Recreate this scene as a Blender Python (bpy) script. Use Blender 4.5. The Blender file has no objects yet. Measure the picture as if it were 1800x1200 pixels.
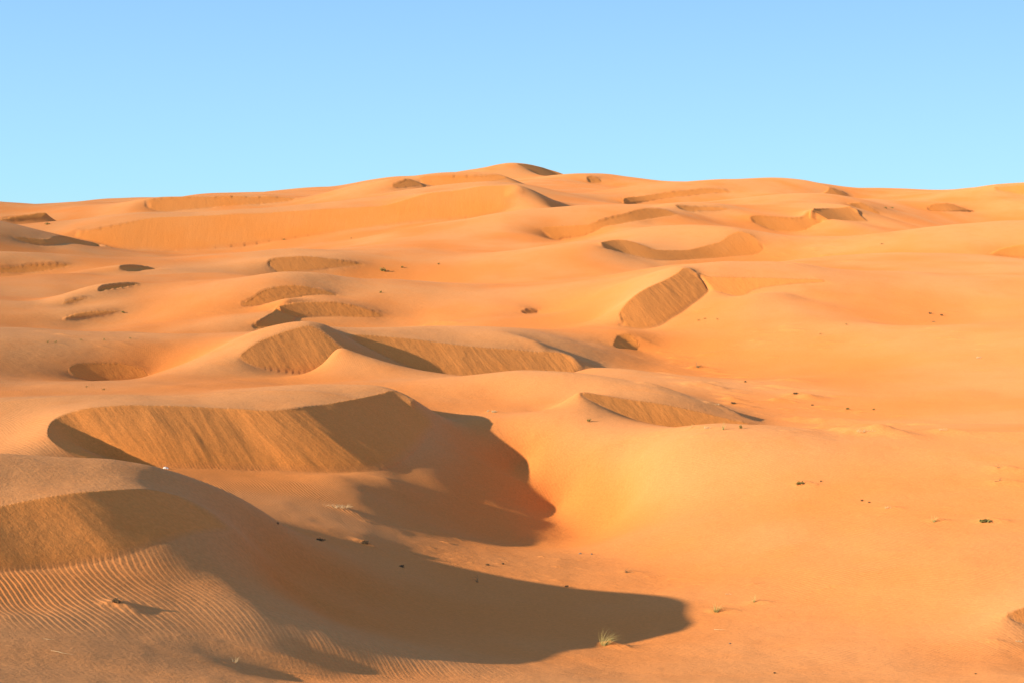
import bpy, math, random, time
import numpy as np
import mathutils
T0 = time.time()
PI = math.pi
scene = bpy.context.scene
COL = scene.collection

# ------------------------------------------------------------------ camera geometry
F = 2473.0                      # focal length in pixels of an 1800 px wide frame
V0 = 400.0                      # row of eye level
PITCH = math.atan2(600.0 - V0, F)
CP, SP = math.cos(PITCH), math.sin(PITCH)
SUN_EL = 18.6                   # degrees
EXPO = 1.25
SKY_GAIN = 1 / .12 / 2 ** EXPO
SUN_A = 27.5                    # sun stands to the left, this far behind the camera's shoulder

def ray(u, v):
    a, b = (u - 900.0) / F, (600.0 - v) / F
    x, y, z = a, CP + b * SP, -SP + b * CP
    h = np.hypot(x, y)
    return np.arctan2(x, y), z / h           # azimuth, elevation tangent

def P3(u, v, r):
    th, q = ray(u, v)
    return np.array([r * math.sin(th), r * math.cos(th), r * q])

# ground distance against image row for the open floor of the dune field
BASE_TAB = [(1500, 14.), (1300, 23.), (1200, 27.), (1130, 32.5), (1060, 38.), (1000, 45.), (950, 51.), (900, 57.), (850, 63.),
            (800, 68.), (757, 73.), (745, 86.), (700, 98.), (650, 117.), (600, 144.), (550, 182.), (520, 215.), (500, 245.), (470, 305.),
            (450, 348.), (430, 400.), (415, 450.), (400, 510.), (385, 580.), (370, 670.), (355, 790.),
            (340, 950.), (330, 1090.), (372, 1500.), (392, 2900.)]
_bq = np.array([ray(900., v)[1] for v, r in BASE_TAB]); _br = np.log([r for v, r in BASE_TAB])
def qbase(w):
    return np.interp(w, _br, _bq)
_n = 28                                      # monotone part, for the inverse
def rbase(q):
    return float(np.exp(np.interp(q, _bq[:_n], _br[:_n])))

# ------------------------------------------------------------------ slip faces: (crest pixel, foot pixel) pairs along the fall lines
# optional third entry: distance of the foot; dictionary entries are options
SLIPS = []
def slip(pairs, **kw):
    SLIPS.append((pairs, kw))

# foreground dune
slip([((-260,925),(-190,1000),30.5), ((-130,908),(-60,1004),31), ((-60,898),(15,1003),31.2), ((0,888),(78,999),31.5), ((50,878),(147,991),31.8),
      ((100,869),(213,977),32.2), ((147,863),(275,957),33), ((205,859),(325,944),33.8), ((268,860),(373,934),34.8), ((325,872),(412,930),35.8)], ramp=.12, s=.6)
# second dune, great bowl
slip([((160,815),(232,822),61), ((110,788),(180,806),62), ((84,757),(140,784),64), ((95,738),(162,796),64.1), ((117,727),(198,808),63.9), ((150,718),(236,816),63.5), ((200,712),(280,820),63.3),
      ((260,711),(330,822),63.4), ((320,712),(390,823),63.8), ((393,716),(477,826),64.4), ((433,718),(540,830),64.7), ((473,721),(596,831),65.2),
      ((517,718),(655,827),66.3), ((567,711),(695,815),67.9), ((600,704),(720,798),69.6), ((640,697),(740,778),71.6), ((670,690),(752,760),73.3),
      ((695,686),(762,742),74.8), ((712,692),(760,724),76)], ramp=.05)
# pyramid dune
slip([((418,627),(423,632)), ((430,617),(447,643)), ((450,603),(483,648)), ((480,590),(525,653)), ((517,578),(570,654)), ((547,574),(598,646)),
      ((562,581),(609,637)), ((580,595),(616,630)), ((600,611),(622,625))], r=106)
slip([((613,588),(622,597)), ((640,588),(670,622)), ((665,590),(704,638)), ((700,593),(742,653)), ((750,599),(795,661)), ((800,605),(845,666)), ((850,610),(900,668)),
      ((900,613),(945,667)), ((950,618),(988,663)), ((985,619),(1012,656)), ((1005,624),(1027,644))], r=115)
# long smooth dune behind the near rise
slip([((1015,688),(1021,694)), ((1050,692),(1078,722)), ((1100,700),(1138,744)), ((1160,709),(1196,755)), ((1220,721),(1256,762)),
      ((1280,735),(1308,768)), ((1330,748),(1340,766))], r=82)
slip([((1084,558),(1089,572)), ((1096,539),(1120,579)), ((1112,522),(1150,575)), ((1135,507),(1178,559)), ((1165,494),(1207,539)), ((1190,479),(1230,523)),
      ((1205,470),(1246,508)), ((1214,470),(1249,503))], r=168, du=1.15)
slip([((1076,606),(1082,611)), ((1082,596),(1099,614)), ((1095,589),(1114,611)), ((1108,589),(1119,605)), ((1116,598),(1119,603))], s=.6, du=1.5, r=147)
slip([((918,549),(920,550)), ((930,545),(936,550)), ((944,545),(946,546))])
slip([((1224,478),(1247,508)), ((1245,486),(1277,518)), ((1275,488),(1302,522)), ((1310,488),(1326,510)), ((1370,489),(1380,501)), ((1450,492),(1455,496))], r=173, at=1, s=0.45)
slip([((1054,428),(1056,433)), ((1062,424),(1085,442)), ((1080,421),(1105,448)), ((1100,422),(1130,454)), ((1120,427),(1148,457)), ((1140,435),(1165,458)), ((1187,440),(1205,457)),
      ((1212,439),(1230,456)), ((1240,432),(1262,454)), ((1265,425),(1288,452)), ((1287,411),(1318,450)), ((1303,407),(1332,446)), ((1325,415),(1341,440)), ((1340,429),(1344,437))], du=1.1)
slip([((950,403),(952,407)), ((955,400),(975,419)), ((980,397),(995,418)), ((1010,396),(1022,416)), ((1035,395),(1043,409)), ((1050,390),(1062,401)), ((1075,382),(1090,396)),
      ((1100,376),(1120,390)), ((1122,369),(1147,386)), ((1148,367),(1170,382)), ((1170,370),(1183,380)), ((1190,377),(1193,379))], r=412, at=5, du=0.8, lim=1.4)
slip([((1317,383),(1319,388)), ((1325,380),(1345,404)), ((1356,382),(1375,409)), ((1392,384),(1408,407)), ((1415,380),(1428,398)), ((1421,371),(1445,389))], ramp=.04, du=1.35)
slip([((1423,370),(1447,388)), ((1440,368),(1462,389)), ((1467,366),(1490,390)), ((1490,362),(1512,390)), ((1495,361),(1519,390))], ramp=.04, r=505, du=1.4)
slip([((1489,357),(1508,372)), ((1503,356),(1522,377)), ((1516,357),(1537,378)), ((1535,368),(1546,377))], r=570, du=1.3)
slip([((1418,343),(1424,349)), ((1439,341),(1447,350)), ((1453,336),(1466,350)), ((1461,330),(1480,350)), ((1474,336),(1489,350)), ((1492,347),(1495,349))], du=1.5, r=760)
slip([((1631,367),(1633,371)), ((1638,360),(1648,372)), ((1655,357),(1668,372)), ((1672,358),(1685,371)), ((1690,364),(1697,371)), ((1708,370),(1711,371))], du=1.5)
slip([((1740,445),(1742,447)), ((1765,435),(1778,452)), ((1800,428),(1812,453)), ((1850,424),(1860,452)), ((1900,430),(1905,445))], du=1.5)
slip([((470,463),(472,467)), ((473,459),(487,479)), ((482,455),(500,481)), ((505,452),(522,478)), ((535,450),(552,475)), ((565,453),(580,472)), ((600,459),(610,469)), ((640,466),(642,467))])
slip([((422,536),(424,538)), ((442,525),(455,538)), ((460,512),(485,533)), ((480,506),(507,528)), ((505,502),(532,523)), ((530,502),(555,519)), ((555,507),(572,518)), ((590,517),(596,521))], du=.6, r=184)
slip([((443,575),(448,579.5),163.5), ((458,565),(486,576),165.5), ((474,553),(511,567),169), ((481,545),(519,559),172.5), ((486,540),(512,552),176)], s=.55)
slip([((487,539),(496,550)), ((492,536),(522,556)), ((517,532),(548,557)), ((550,531),(579,557)),
      ((583,532),(610,558)), ((615,537),(638,559)), ((645,545),(660,558)), ((672,553),(675,557))], du=.75, r=177)
slip([((122,652),(130,661)), ((124,644),(160,667)), ((135,639),(174,669)), ((165,638),(202,669)), ((200,638),(225,667)), ((225,641),(243,665)), ((250,650),(257,662)), ((261,659),(262,661))], du=.8)
slip([((19,416),(24,421)), ((50,418),(66,430)), ((75,420),(88,430)), ((93,417),(117,429)), ((115,417),(141,431)), ((138,421),(160,433)), ((165,427),(181,435)), ((195,433),(199,435.5))], s=.55)
slip([((210,471),(216,476)), ((217,469),(233,479)), ((235,469),(252,479)), ((252,470),(264,478)), ((268,474),(271,476))], s=.6, r=282)
slip([((173,513),(177,516)), ((178,508),(189,513)), ((200,503),(210,509)), ((225,500),(232,504)), ((250,498),(252,499))], du=.6, r=200)
slip([((110,558),(112,559)), ((132,551),(142,558)), ((160,547),(170,555)), ((190,546),(196,551)), ((210,546),(212,547))], du=.6)
slip([((108,534),(110,535)), ((118,529),(124,533.5)), ((135,526),(140,530)), ((155,524),(157,525))], du=.6, r=192)
slip([((-60,476),(-55,482)), ((0,472),(5,480)), ((50,467),(56,480)), ((90,465),(95,475)), ((125,466),(127,468))])
# the long far escarpment
slip([((120,408),(110,412)), ((162,405),(152,422)), ((212,395),(205,434)), ((275,382),(266,440)), ((325,380),(316,441)), ((400,377),(392,434)), ((475,374),(467,425)), ((550,369),(542,415)),
      ((625,365),(617,405)), ((675,361),(669,398)), ((712,351),(707,393)), ((750,340),(747,389)), ((800,335),(797,385)), ((850,327),(847,380)), ((888,326),(885,371)), ((912,326),(906,361)), ((922,334),(918,346))], ramp=.1, s=.58, at=5, r=455)
slip([((255,353),(257,366)), ((275,350),(277,372)), ((325,347),(328,369)), ((375,347),(378,365)), ((430,346),(433,361)), ((475,347),(478,358)), ((520,349),(522,353))])
slip([((0,386),(2,387)), ((25,380),(30,386)), ((50,377),(57,384)), ((70,374),(76,382)), ((80,372),(85,375))])
slip([((735,311),(738,322)), ((760,310),(762,328)), ((787,311),(790,328)), ((820,311),(823,325)), ((850,310),(854,321)), ((878,308),(883,316)), ((892,311),(894,313))], r=730)
slip([((687,327),(690,330)), ((702,320),(712,330)), ((727,318),(737,327)), ((743,325),(745,327))], r=700)
slip([((905,287.5),(950,314)), ((922,288),(965,315)), ((940,291),(978,315.5)), ((965,298),(990,315.5)), ((990,307),(1000,313.5))], r=1180, s=.5, du=1.3)
slip([((1031,312),(1036,322)), ((1041,310.5),(1053,322)), ((1053,315),(1060,321.5))], r=1050)
slip([((1094,351),(1096,357)), ((1098,347),(1112,357)), ((1120,345),(1132,355)), ((1150,342),(1158,351)), ((1200,336),(1208,345)), ((1237,332),(1246,341)), ((1270,334),(1275,340)), ((1288,338),(1290,340))], r=700)
slip([((945,371),(947,374)), ((952,370),(960,375)), ((975,369.5),(982,373)), ((1000,369),(1002,370))], r=470)
slip([((1186,362),(1190,365)), ((1195,363),(1205,371)), ((1225,364),(1232,371)), ((1260,365),(1265,370.5)), ((1280,367),(1282,369))], r=478)
slip([((1744,329),(1750,334)), ((1765,329),(1772,338)), ((1790,326),(1798,342)), ((1830,322),(1840,345))], r=710)
slip([((1763,1082),(1767,1085)), ((1785,1073),(1797,1097)), ((1803,1066),(1825,1105)), ((1850,1055),(1880,1108)), ((1920,1060),(1940,1095))], r=40.5, du=1.6)
# ------------------------------------------------------------------ further heights: polylines of (column, row, distance)
LINES = []
def line(*pts, wt=1.0):
    LINES.append((pts, wt))
# near lip at the bottom left
line((-200,1108,25.4), (0,1114,25.2), (100,1126,25), (200,1141,24.8), (330,1161,24.8), (420,1176,25), (520,1196,25.6))
line((-250,1200,21), (-100,1200,21), (0,1200,21.3), (250,1200,22.2), (500,1200,23.8), (800,1200,26.8), (1100,1200,29.5), (1500,1200,31.5), (1900,1200,32.5))
line((-250,1050,28.3), (0,1060,28.4), (200,1075,28.1), (350,1110,27.6), (500,1150,27), (640,1185,27.4))
line((20,1010,30.7), (180,1010,31), (300,1030,30.8), (420,1060,30.2), (560,1110,29.6), (700,1150,29.9))
# ridge that runs from the top of the pyramid dune towards the viewer, and the trough behind it
line((562,575,108), (582,594,106), (601,611,104.6), (613,621,103.8), (650,634,102.5), (690,648,101), (730,657,100), (790,664,98.5), (843,663,97.5))
line((575,572,113), (595,583,114.5), (612,589,115.8))
line((618,596,115), (645,610,114), (680,629,113), (715,645,112.3))
# top of the foreground dune (its outline against the second dune) and the ridge that runs down from it
line((-200,800,37), (0,801,37.5), (100,805,37.8), (200,812,38), (260,822,38.2), (320,839,38.4), (380,866,38.8), (440,898,39.4), (490,919,40.5))
line((-200,818,40.5), (0,819,41), (100,822,41.3), (200,829,41.8), (320,856,42))
line((-200,850,34.5), (0,850,35), (120,845,35.5), (220,845,36), (300,858,36.7))
line((450,960,37.5), (600,1010,40.5), (750,1050,42), (900,1075,42.5), (1050,1085,42.5), (1190,1085,43))
line((500,1040,35.5), (700,1090,37), (900,1120,37.5), (1060,1132,38), (1200,1130,38.5), (1400,1120,39), (1600,1110,39.5), (1750,1090,40.3))
# pan between the shadows
line((520,932,43.5), (560,945,47), (640,955,49), (740,975,50.3), (850,983,51.8), (1000,1000,52), (1150,1020,50), (1300,1035,47), (1450,1045,45.5), (1600,1060,43.5), (1740,1082,41))
line((1012,966,58.3), (1100,975,56), (1250,985,52.5), (1450,985,50))
# bowl to the right of the second dune
line((430,840,61), (520,845,61.5), (600,838,63), (632,856,62), (680,890,60), (740,925,58), (820,955,57), (880,963,57))
line((480,880,55), (540,910,51.8), (640,940,50.5))
line((640,862,61.8), (740,903,61.8), (840,945,61.8))
line((668,832,65), (760,875,65), (860,920,65), (940,952,64))
line((712,808,68.5), (800,851,68.5), (890,893,68.5), (985,930,68))
line((745,778,71.8), (820,815,71.8), (900,856,71.8), (990,895,72))
line((762,745,74.8), (825,776,75.2), (925,830,75.5))
line((672,838,65.6), (705,830,67.3), (733,813,69.1))
line((760,735,79), (880,745,78), (905,755,77.2), (1015,800,73.4), (1090,850,69.6), (1110,900,66.9))
line((1095,790,72.4), (1130,850,67), (1190,850,65), (1300,880,61), (1500,900,57.5), (1700,910,56), (1850,920,55))
line((1080,940,62.5), (1150,925,60.2), (1250,930,57))
line((1012,966,58.3), (1100,975,56), (1250,985,52.5), (1450,985,50))
# crest of the near rise and what lies behind it
line((760,735,79), (870,738,78.5), (1000,745,76.5), (1150,750,75.5), (1250,752,75), (1400,757,74.3), (1600,757,74), (1800,757,74), (2000,757,74))
line((1400,748,84), (1600,745,86), (1800,745,86))
# smooth dune outline and behind
line((640,690,86), (720,680,88.5), (820,668,89.8), (900,662.5,88.8), (950,664,88.2), (1020,668,87.5), (1070,675,87), (1120,683,86.5), (1170,693,86.2), (1220,707,86.2), (1300,731,87), (1350,746,88))
line((870,690,87), (920,694,86), (960,700,84.8), (990,706,84))
line((840,716,83), (900,718,82.6), (970,722,81.8))
line((1032,642,117.5), (1080,655,112), (1150,672,106), (1250,700,99), (1340,735,90.5))
# domed back of the long dune and its hidden lee side
line((700,583,122), (800,580,126), (880,583,126.5), (908,588,125.5))
line((908,589,125.5), (935,598,123.5), (965,609,122), (993,620,120.5))
line((912,590,126.8), (960,606,126.6), (1000,621,126), (1060,645,125), (1095,656,124))
line((930,589.5,130), (1000,602.5,131.5), (1050,615,132.5), (1090,632,131.5), (1110,650,128))
# windward backs
line((200,700,72), (400,690,74), (600,675,77), (680,676,77.5))
line((0,700,74), (0,760,67), (60,800,60))
line((300,690,80), (420,665,98), (560,668,97), (640,650,101))
line((820,560,172), (950,560,172), (1050,565,166))
line((900,500,240), (1000,500,238), (1100,490,225), (1180,470,225))
# shelf behind the long escarpment
line((60,402,600), (150,394,560), (250,379.5,530), (325,376,530), (400,373,535), (475,370,540), (550,364,550), (625,359,560), (675,355,570), (730,338,590), (800,331,600), (850,323,610), (900,322,640))
line((150,384,700), (262,373,690), (325,371,690), (400,367,700), (475,361,730), (550,354,770), (650,340,850), (720,330,930), (800,326,1000), (900,316,1100))
line((262,346,860), (350,345,880), (450,343.5,900), (520,343,920))
line((940,345,700), (1000,340,800), (1060,335,900))
# open sand round the mid-distance dunes
line((1330,513,169), (1450,505,178), (1600,500,188), (1800,497,198), (2000,495,205))
line((1330,560,158), (1500,570,152), (1650,572,152), (1850,565,155))
line((1450,452,285), (1600,450,290), (1720,452,290))
line((1060,412,372), (1100,403,395), (1150,396,425), (1200,402,400), (1250,406,395), (1290,400,410))
line((1340,425,400), (1400,418,420), (1500,415,430), (1650,410,440), (1800,405,450))
line((1000,385,470), (1060,373,500), (1130,363,520), (1200,357,550), (1260,358,550), (1300,362,540))
line((1000,362,560), (1050,357,600), (1090,359,640))
line((1112,340,820), (1200,331,880), (1250,327,930), (1290,333,900))
line((1340,347,700), (1400,347,700), (1430,354,680), (1500,352,700), (1560,346,740), (1620,353,690), (1700,353,690), (1800,354,680))
line((1010,319,1010), (1030,325,980), (1060,328,980), (1100,336,880))
line((0,520,206), (60,538,190), (100,522,208), (180,520,212))
line((0,500,234), (100,502,234), (200,492,250), (300,490,255), (400,480,263))
line((0,485,260), (100,484,266), (180,482,272), (300,472,287), (400,461,305))
line((0,456,330), (100,451,340), (200,452,338), (300,451,340), (420,446,350))
line((935,413,392), (975,425,382), (1010,422,386), (1050,415,385))
line((1150,478,196), (1190,464,205), (1230,463,210), (1300,470,212), (1400,474,216), (1500,477,226))
line((800,304,1150), (840,298.5,1170), (870,293.5,1185), (895,290,1195))
line((930,442,338), (980,438,342), (1020,433,344), (1044,428.5,340))
line((1380,514,174), (1450,531,171), (1530,552,167), (1600,575,160))
line((1640,556,170), (1720,552,174))
# skyline, and lower ground beyond it
SKY = [(-150,352),(0,357.5),(37,361),(67,363),(95,360),(150,360),(200,356.5),(250,354),(312,349),(350,343.5),(400,340.5),(450,339),(475,337),(550,332),(600,326),(650,316.5),(700,311),
       (750,309.5),(775,306),(825,299),(850,294.5),(882,289.5),(905,287.5),(922,288),(937,291),(962,297),(982,303),(1002,311),(1035,310),(1062,319),(1075,321),(1125,322.5),(1180,326),
       (1225,322),(1250,321),(1290,326),(1315,328.5),(1342,329),(1397,332),(1440,331.5),(1458,330.5),(1480,332),(1536,332),(1564,334),(1600,339),(1633,335.5),(1689,332),(1744,328),(1800,322),(1950,316)]
def sky_r(u):
    return float(np.interp(u, [-200,0,67,150,350,500,600,720,800,905,1002,1035,1062,1180,1250,1400,1458,1540,1600,1700,1800,1950],
                             [1500,1450,1400,1250,1350,1400,1480,1580,1680,1800,1740,1570,1600,1520,1430,1300,1180,1250,1200,1050,1000,960]) * .74)
line(*[(u, v, sky_r(u)) for u, v in SKY], wt=2)
line(*[(u, v + 14, sky_r(u) * 1.13) for u, v in SKY])
line(*[(u, v + 34, sky_r(u) * 1.35) for u, v in SKY])

# ------------------------------------------------------------------ resolve slip faces into 3-D
def solve_crest(cu, cv, Pf, rf, s):
    th, q = ray(cu, cv)
    r = np.linspace(rf * .97, rf * 1.18, 1600)
    X = np.stack([r * np.sin(th), r * np.cos(th), r * q], 1) - Pf
    g = X[:, 2] - s * np.hypot(X[:, 0], X[:, 1])
    i = int(np.argmax(g))
    if g[i] <= 0:
        return r[i]
    k = np.nonzero(g[i:] < 0)[0]
    return r[i + k[0]] if len(k) else r[-1]

def catmull(P, n):
    P = np.asarray(P, float)
    seg = np.r_[0, np.cumsum(np.maximum(np.linalg.norm(np.diff(P[:, :2], axis=0), axis=1), 1e-6))]
    t = np.linspace(0, seg[-1], n)
    # centripetal-free monotone-ish cubic Hermite on chord length
    m = np.zeros_like(P)
    d = np.diff(P, axis=0) / np.diff(seg)[:, None]
    m[0], m[-1] = d[0], d[-1]
    h = np.diff(seg)
    m[1:-1] = (d[:-1] * h[1:, None] + d[1:] * h[:-1, None]) / (h[1:] + h[:-1])[:, None]
    i = np.clip(np.searchsorted(seg, t, side='right') - 1, 0, len(seg) - 2)
    hh = h[i][:, None]; x = ((t - seg[i]) / h[i])[:, None]
    return ((2*x**3 - 3*x**2 + 1) * P[i] + (x**3 - 2*x**2 + x) * hh * m[i] + (-2*x**3 + 3*x**2) * P[i+1] + (x**3 - x**2) * hh * m[i+1])

STRIPS = []
for pairs, kw in SLIPS:
    if 'du' in kw: pairs = [(p_[0], (p_[0][0] + (p_[1][0] - p_[0][0]) * kw['du'], p_[1][1])) + tuple(p_[2:]) for p_ in pairs]
    s = kw.get('s', .62)
    C, Ft, rfs = [], [], []
    if all(len(pr) > 2 for pr in pairs):
        rfs = [pr[2] for pr in pairs]
    else:
        # anchor one pair, then walk along the foot so that the face falls where its streaks point
        mid = kw.get('at', len(pairs) // 2)
        r0 = kw['r'] if 'r' in kw else rbase(ray(*pairs[mid][1])[1]) * kw.get('rs', 1.)
        rfs = [0.] * len(pairs); rfs[mid] = r0
        def fall(i, r):
            Pf = P3(*pairs[i][1], r); rc = solve_crest(*pairs[i][0], Pf, r, s)
            e = (Pf - P3(*pairs[i][0], rc))[:2]; n_ = np.hypot(*e)
            return Pf, (e / n_ if n_ > 1e-6 else np.array([.5, -.87]))
        for rng, st in ((range(mid + 1, len(pairs)), 1), (range(mid - 1, -1, -1), -1)):
            for i in rng:
                P0, e0 = fall(i - st, rfs[i - st]); best = None
                lat = abs(pairs[i][1][0] - pairs[i - st][1][0]) / F * rfs[i - st]
                lim = kw.get('lim', 2.5) * lat + .002 * r0
                for r in rfs[i - st] + np.linspace(-lim, lim, 81):
                    P1, e1 = fall(i, r)
                    if i in (0, len(pairs) - 1): e1 = e0
                    err = abs((P1 - P0)[:2] @ (e0 + e1) / 2 + (P1[2] - P0[2]) / s)
                    if best is None or err < best[0]: best = (err, r)
                rfs[i] = best[1]
    for pr, rf in zip(pairs, rfs):
        (cu, cv), (fu, fv) = pr[0], pr[1]
        Pf = P3(fu, fv, rf)
        rc = solve_crest(cu, cv, Pf, rf, s)
        C.append(P3(cu, cv, rc)); Ft.append(Pf)
    C, Ft = np.array(C), np.array(Ft)
    # joint parametrisation so that crest and foot stay paired
    n = 60 + 20 * len(pairs)
    Q = np.hstack([C, Ft])
    par = (C + Ft) / 2
    J = catmull(np.hstack([par[:, :2], Q]), n)
    STRIPS.append((J[:, 2:5], J[:, 5:8], min(.05, kw.get('ramp', .04))))

# ------------------------------------------------------------------ thin-plate heights on a polar (azimuth, log distance) lattice
TH0, TH1 = math.radians(-30), math.radians(30)
W0, W1 = math.log(14.), math.log(2900.)
NX, NW = 384, 960
cons = []                        # (th, w, q, weight)
def addc(P, wt):
    r = np.hypot(P[:, 0], P[:, 1])
    cons.append(np.stack([np.arctan2(P[:, 0], P[:, 1]), np.log(r), P[:, 2] / r, np.full(len(P), wt)], 1))
for C, Ft, ramp in STRIPS:
    addc(C, 3.0); addc(Ft, 3.0)
for pts, wt in LINES:
    Q = np.array([P3(*p) for p in pts])
    addc(catmull(Q, 24 * len(pts)), .6 * wt)
cons = np.vstack(cons)
cracks = []
for C, Ft, ramp in STRIPS:
    M = (C + Ft) / 2
    k = 2
    M = M[k:-k]
    cracks.append(np.stack([np.arctan2(M[:, 0], M[:, 1]), np.log(np.hypot(M[:, 0], M[:, 1]))], 1))

def level(fac, q0):
    nx, nw = NX // fac, NW // fac
    hx, hw = (TH1 - TH0) / (nx - 1), (W1 - W0) / (nw - 1)
    ux, uw = hx / .0055, hw / .0055
    cutx = np.zeros((nw, nx - 1), bool); cutw = np.zeros((nw - 1, nx), bool)
    for K in cracks:
        a = np.stack([(K[:, 0] - TH0) / hx, (K[:, 1] - W0) / hw], 1)
        for (x0, y0), (x1, y1) in zip(a[:-1], a[1:]):
            for xi in range(math.ceil(min(x0, x1)), math.floor(max(x0, x1)) + 1):
                if x1 != x0 and 0 <= xi < nx:
                    y = y0 + (y1 - y0) * (xi - x0) / (x1 - x0); j = int(math.floor(y))
                    if 0 <= j < nw - 1: cutw[j, xi] = True
            for yj in range(math.ceil(min(y0, y1)), math.floor(max(y0, y1)) + 1):
                if y1 != y0 and 0 <= yj < nw:
                    x = x0 + (x1 - x0) * (yj - y0) / (y1 - y0); i = int(math.floor(x))
                    if 0 <= i < nx - 1: cutx[yj, i] = True
    A = ux * uw
    mx = (~(cutx[:, 1:] | cutx[:, :-1])) * (A / ux**4)
    mw = (~(cutw[1:] | cutw[:-1])) * (A / uw**4)
    mc = (~(cutx[1:] | cutx[:-1] | cutw[:, 1:] | cutw[:, :-1])) * (2 * A / (ux * uw)**2)
    gx = (~cutx) * (A / ux**2) * 7e-4; gw = (~cutw) * (A / uw**2) * 7e-4
    eps = 4e-7 * A
    cx, cw = (cons[:, 0] - TH0) / hx, (cons[:, 1] - W0) / hw
    ok = (cx >= 0) & (cx < nx - 1) & (cw >= 0) & (cw < nw - 1)
    cx, cw, cq, cwt = cx[ok], cw[ok], cons[ok, 2] - qbase(cons[ok, 1]), cons[ok, 3] * 1.0
    i, j = cx.astype(int), cw.astype(int); fx, fw = cx - i, cw - j
    idx = np.stack([j * nx + i, j * nx + i + 1, (j + 1) * nx + i, (j + 1) * nx + i + 1], 1)
    wts = np.stack([(1 - fx) * (1 - fw), fx * (1 - fw), (1 - fx) * fw, fx * fw], 1)
    N = nx * nw
    def mv(q):
        o = eps * q
        d = mx * (q[:, 2:] - 2 * q[:, 1:-1] + q[:, :-2]); o[:, 2:] += d; o[:, 1:-1] -= 2 * d; o[:, :-2] += d
        d = mw * (q[2:] - 2 * q[1:-1] + q[:-2]); o[2:] += d; o[1:-1] -= 2 * d; o[:-2] += d
        d = mc * (q[1:, 1:] - q[1:, :-1] - q[:-1, 1:] + q[:-1, :-1]); o[1:, 1:] += d; o[1:, :-1] -= d; o[:-1, 1:] -= d; o[:-1, :-1] += d
        d = gx * (q[:, 1:] - q[:, :-1]); o[:, 1:] += d; o[:, :-1] -= d
        d = gw * (q[1:] - q[:-1]); o[1:] += d; o[:-1] -= d
        e = (q.ravel()[idx] * wts).sum(1) * cwt
        o += np.bincount(idx.ravel(), (wts * e[:, None]).ravel(), N).reshape(nw, nx)
        return o
    b = np.bincount(idx.ravel(), (wts * (cq * cwt)[:, None]).ravel(), N).reshape(nw, nx)
    diag = np.full((nw, nx), eps)
    diag[:, 2:] += mx; diag[:, 1:-1] += 4 * mx; diag[:, :-2] += mx; diag[2:] += mw; diag[1:-1] += 4 * mw; diag[:-2] += mw
    for sl in ((slice(1, None), slice(1, None)), (slice(1, None), slice(None, -1)), (slice(None, -1), slice(1, None)), (slice(None, -1), slice(None, -1))): diag[sl] += mc
    diag += np.bincount(idx.ravel(), (wts**2 * cwt[:, None]).ravel(), N).reshape(nw, nx)
    if q0 is None: q = np.zeros((nw, nx))
    else:
        yy = np.linspace(0, q0.shape[0] - 1, nw); xx = np.linspace(0, q0.shape[1] - 1, nx)
        j0 = np.minimum(yy.astype(int), q0.shape[0] - 2); i0 = np.minimum(xx.astype(int), q0.shape[1] - 2)
        fy, fx2 = (yy - j0)[:, None], (xx - i0)[None]
        q = (q0[j0][:, i0] * (1-fy) + q0[j0+1][:, i0] * fy) * (1-fx2) + (q0[j0][:, i0+1] * (1-fy) + q0[j0+1][:, i0+1] * fy) * fx2
    r = b - mv(q); zz = r / diag; p = zz.copy(); rz = (r * zz).sum()
    its = {16: 500, 8: 500, 4: 450, 2: 350, 1: 260}[fac]
    for it in range(its):
        Ap = mv(p); al = rz / (p * Ap).sum(); q += al * p; r -= al * Ap
        zz = r / diag; rz2 = (r * zz).sum(); p = zz + rz2 / rz * p; rz = rz2
    print('level', fac, 'res', float(np.abs(r).max()), 'fit', float(np.abs((q.ravel()[idx] * wts).sum(1) - cq).mean()), round(time.time() - T0, 1))
    return q
q = None
for fac in (16, 8, 4, 2, 1):
    q = level(fac, q)
QS = q                                        # residual elevation tangent over the base

# ------------------------------------------------------------------ value noise
def hash2(ix, iy, seed):
    n = (ix.astype(np.int64) * 374761393 + iy.astype(np.int64) * 668265263 + seed * 974634777) & 0x7fffffff
    n = ((n ^ (n >> 13)) * 1274126177) & 0x7fffffff
    return ((n ^ (n >> 16)) & 0xffff) / 32768.0 - 1.0
def vnoise(x, y, seed=0):
    ix, iy = np.floor(x), np.floor(y); fx, fy = x - ix, y - iy
    fx = fx**3 * (fx * (fx * 6 - 15) + 10); fy = fy**3 * (fy * (fy * 6 - 15) + 10)
    a, b, c, d = hash2(ix, iy, seed), hash2(ix + 1, iy, seed), hash2(ix, iy + 1, seed), hash2(ix + 1, iy + 1, seed)
    return (a * (1 - fx) + b * fx) * (1 - fy) + (c * (1 - fx) + d * fx) * fy

# ------------------------------------------------------------------ the fine terrain mesh
FAST = False
NCF = 1100
front = np.linspace(math.radians(-24), math.radians(24), NCF)
side_r = np.radians(np.r_[np.linspace(24.4, 40, 40), np.linspace(41, 180, 100)[:-1]])
TH = np.r_[-np.radians(180.0), -side_r[::-1], front, side_r, np.radians(180.0)]
rows = [np.linspace(math.log(3.), math.log(19.5), 26)[:-1], np.linspace(math.log(19.5), math.log(140.), 1500)[:-1],
        np.linspace(math.log(140.), math.log(1500.), 2000)[:-1], np.linspace(math.log(1500.), math.log(6000.), 30)]
W = np.concatenate(rows)
nT, nW = len(TH), len(W)

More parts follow.
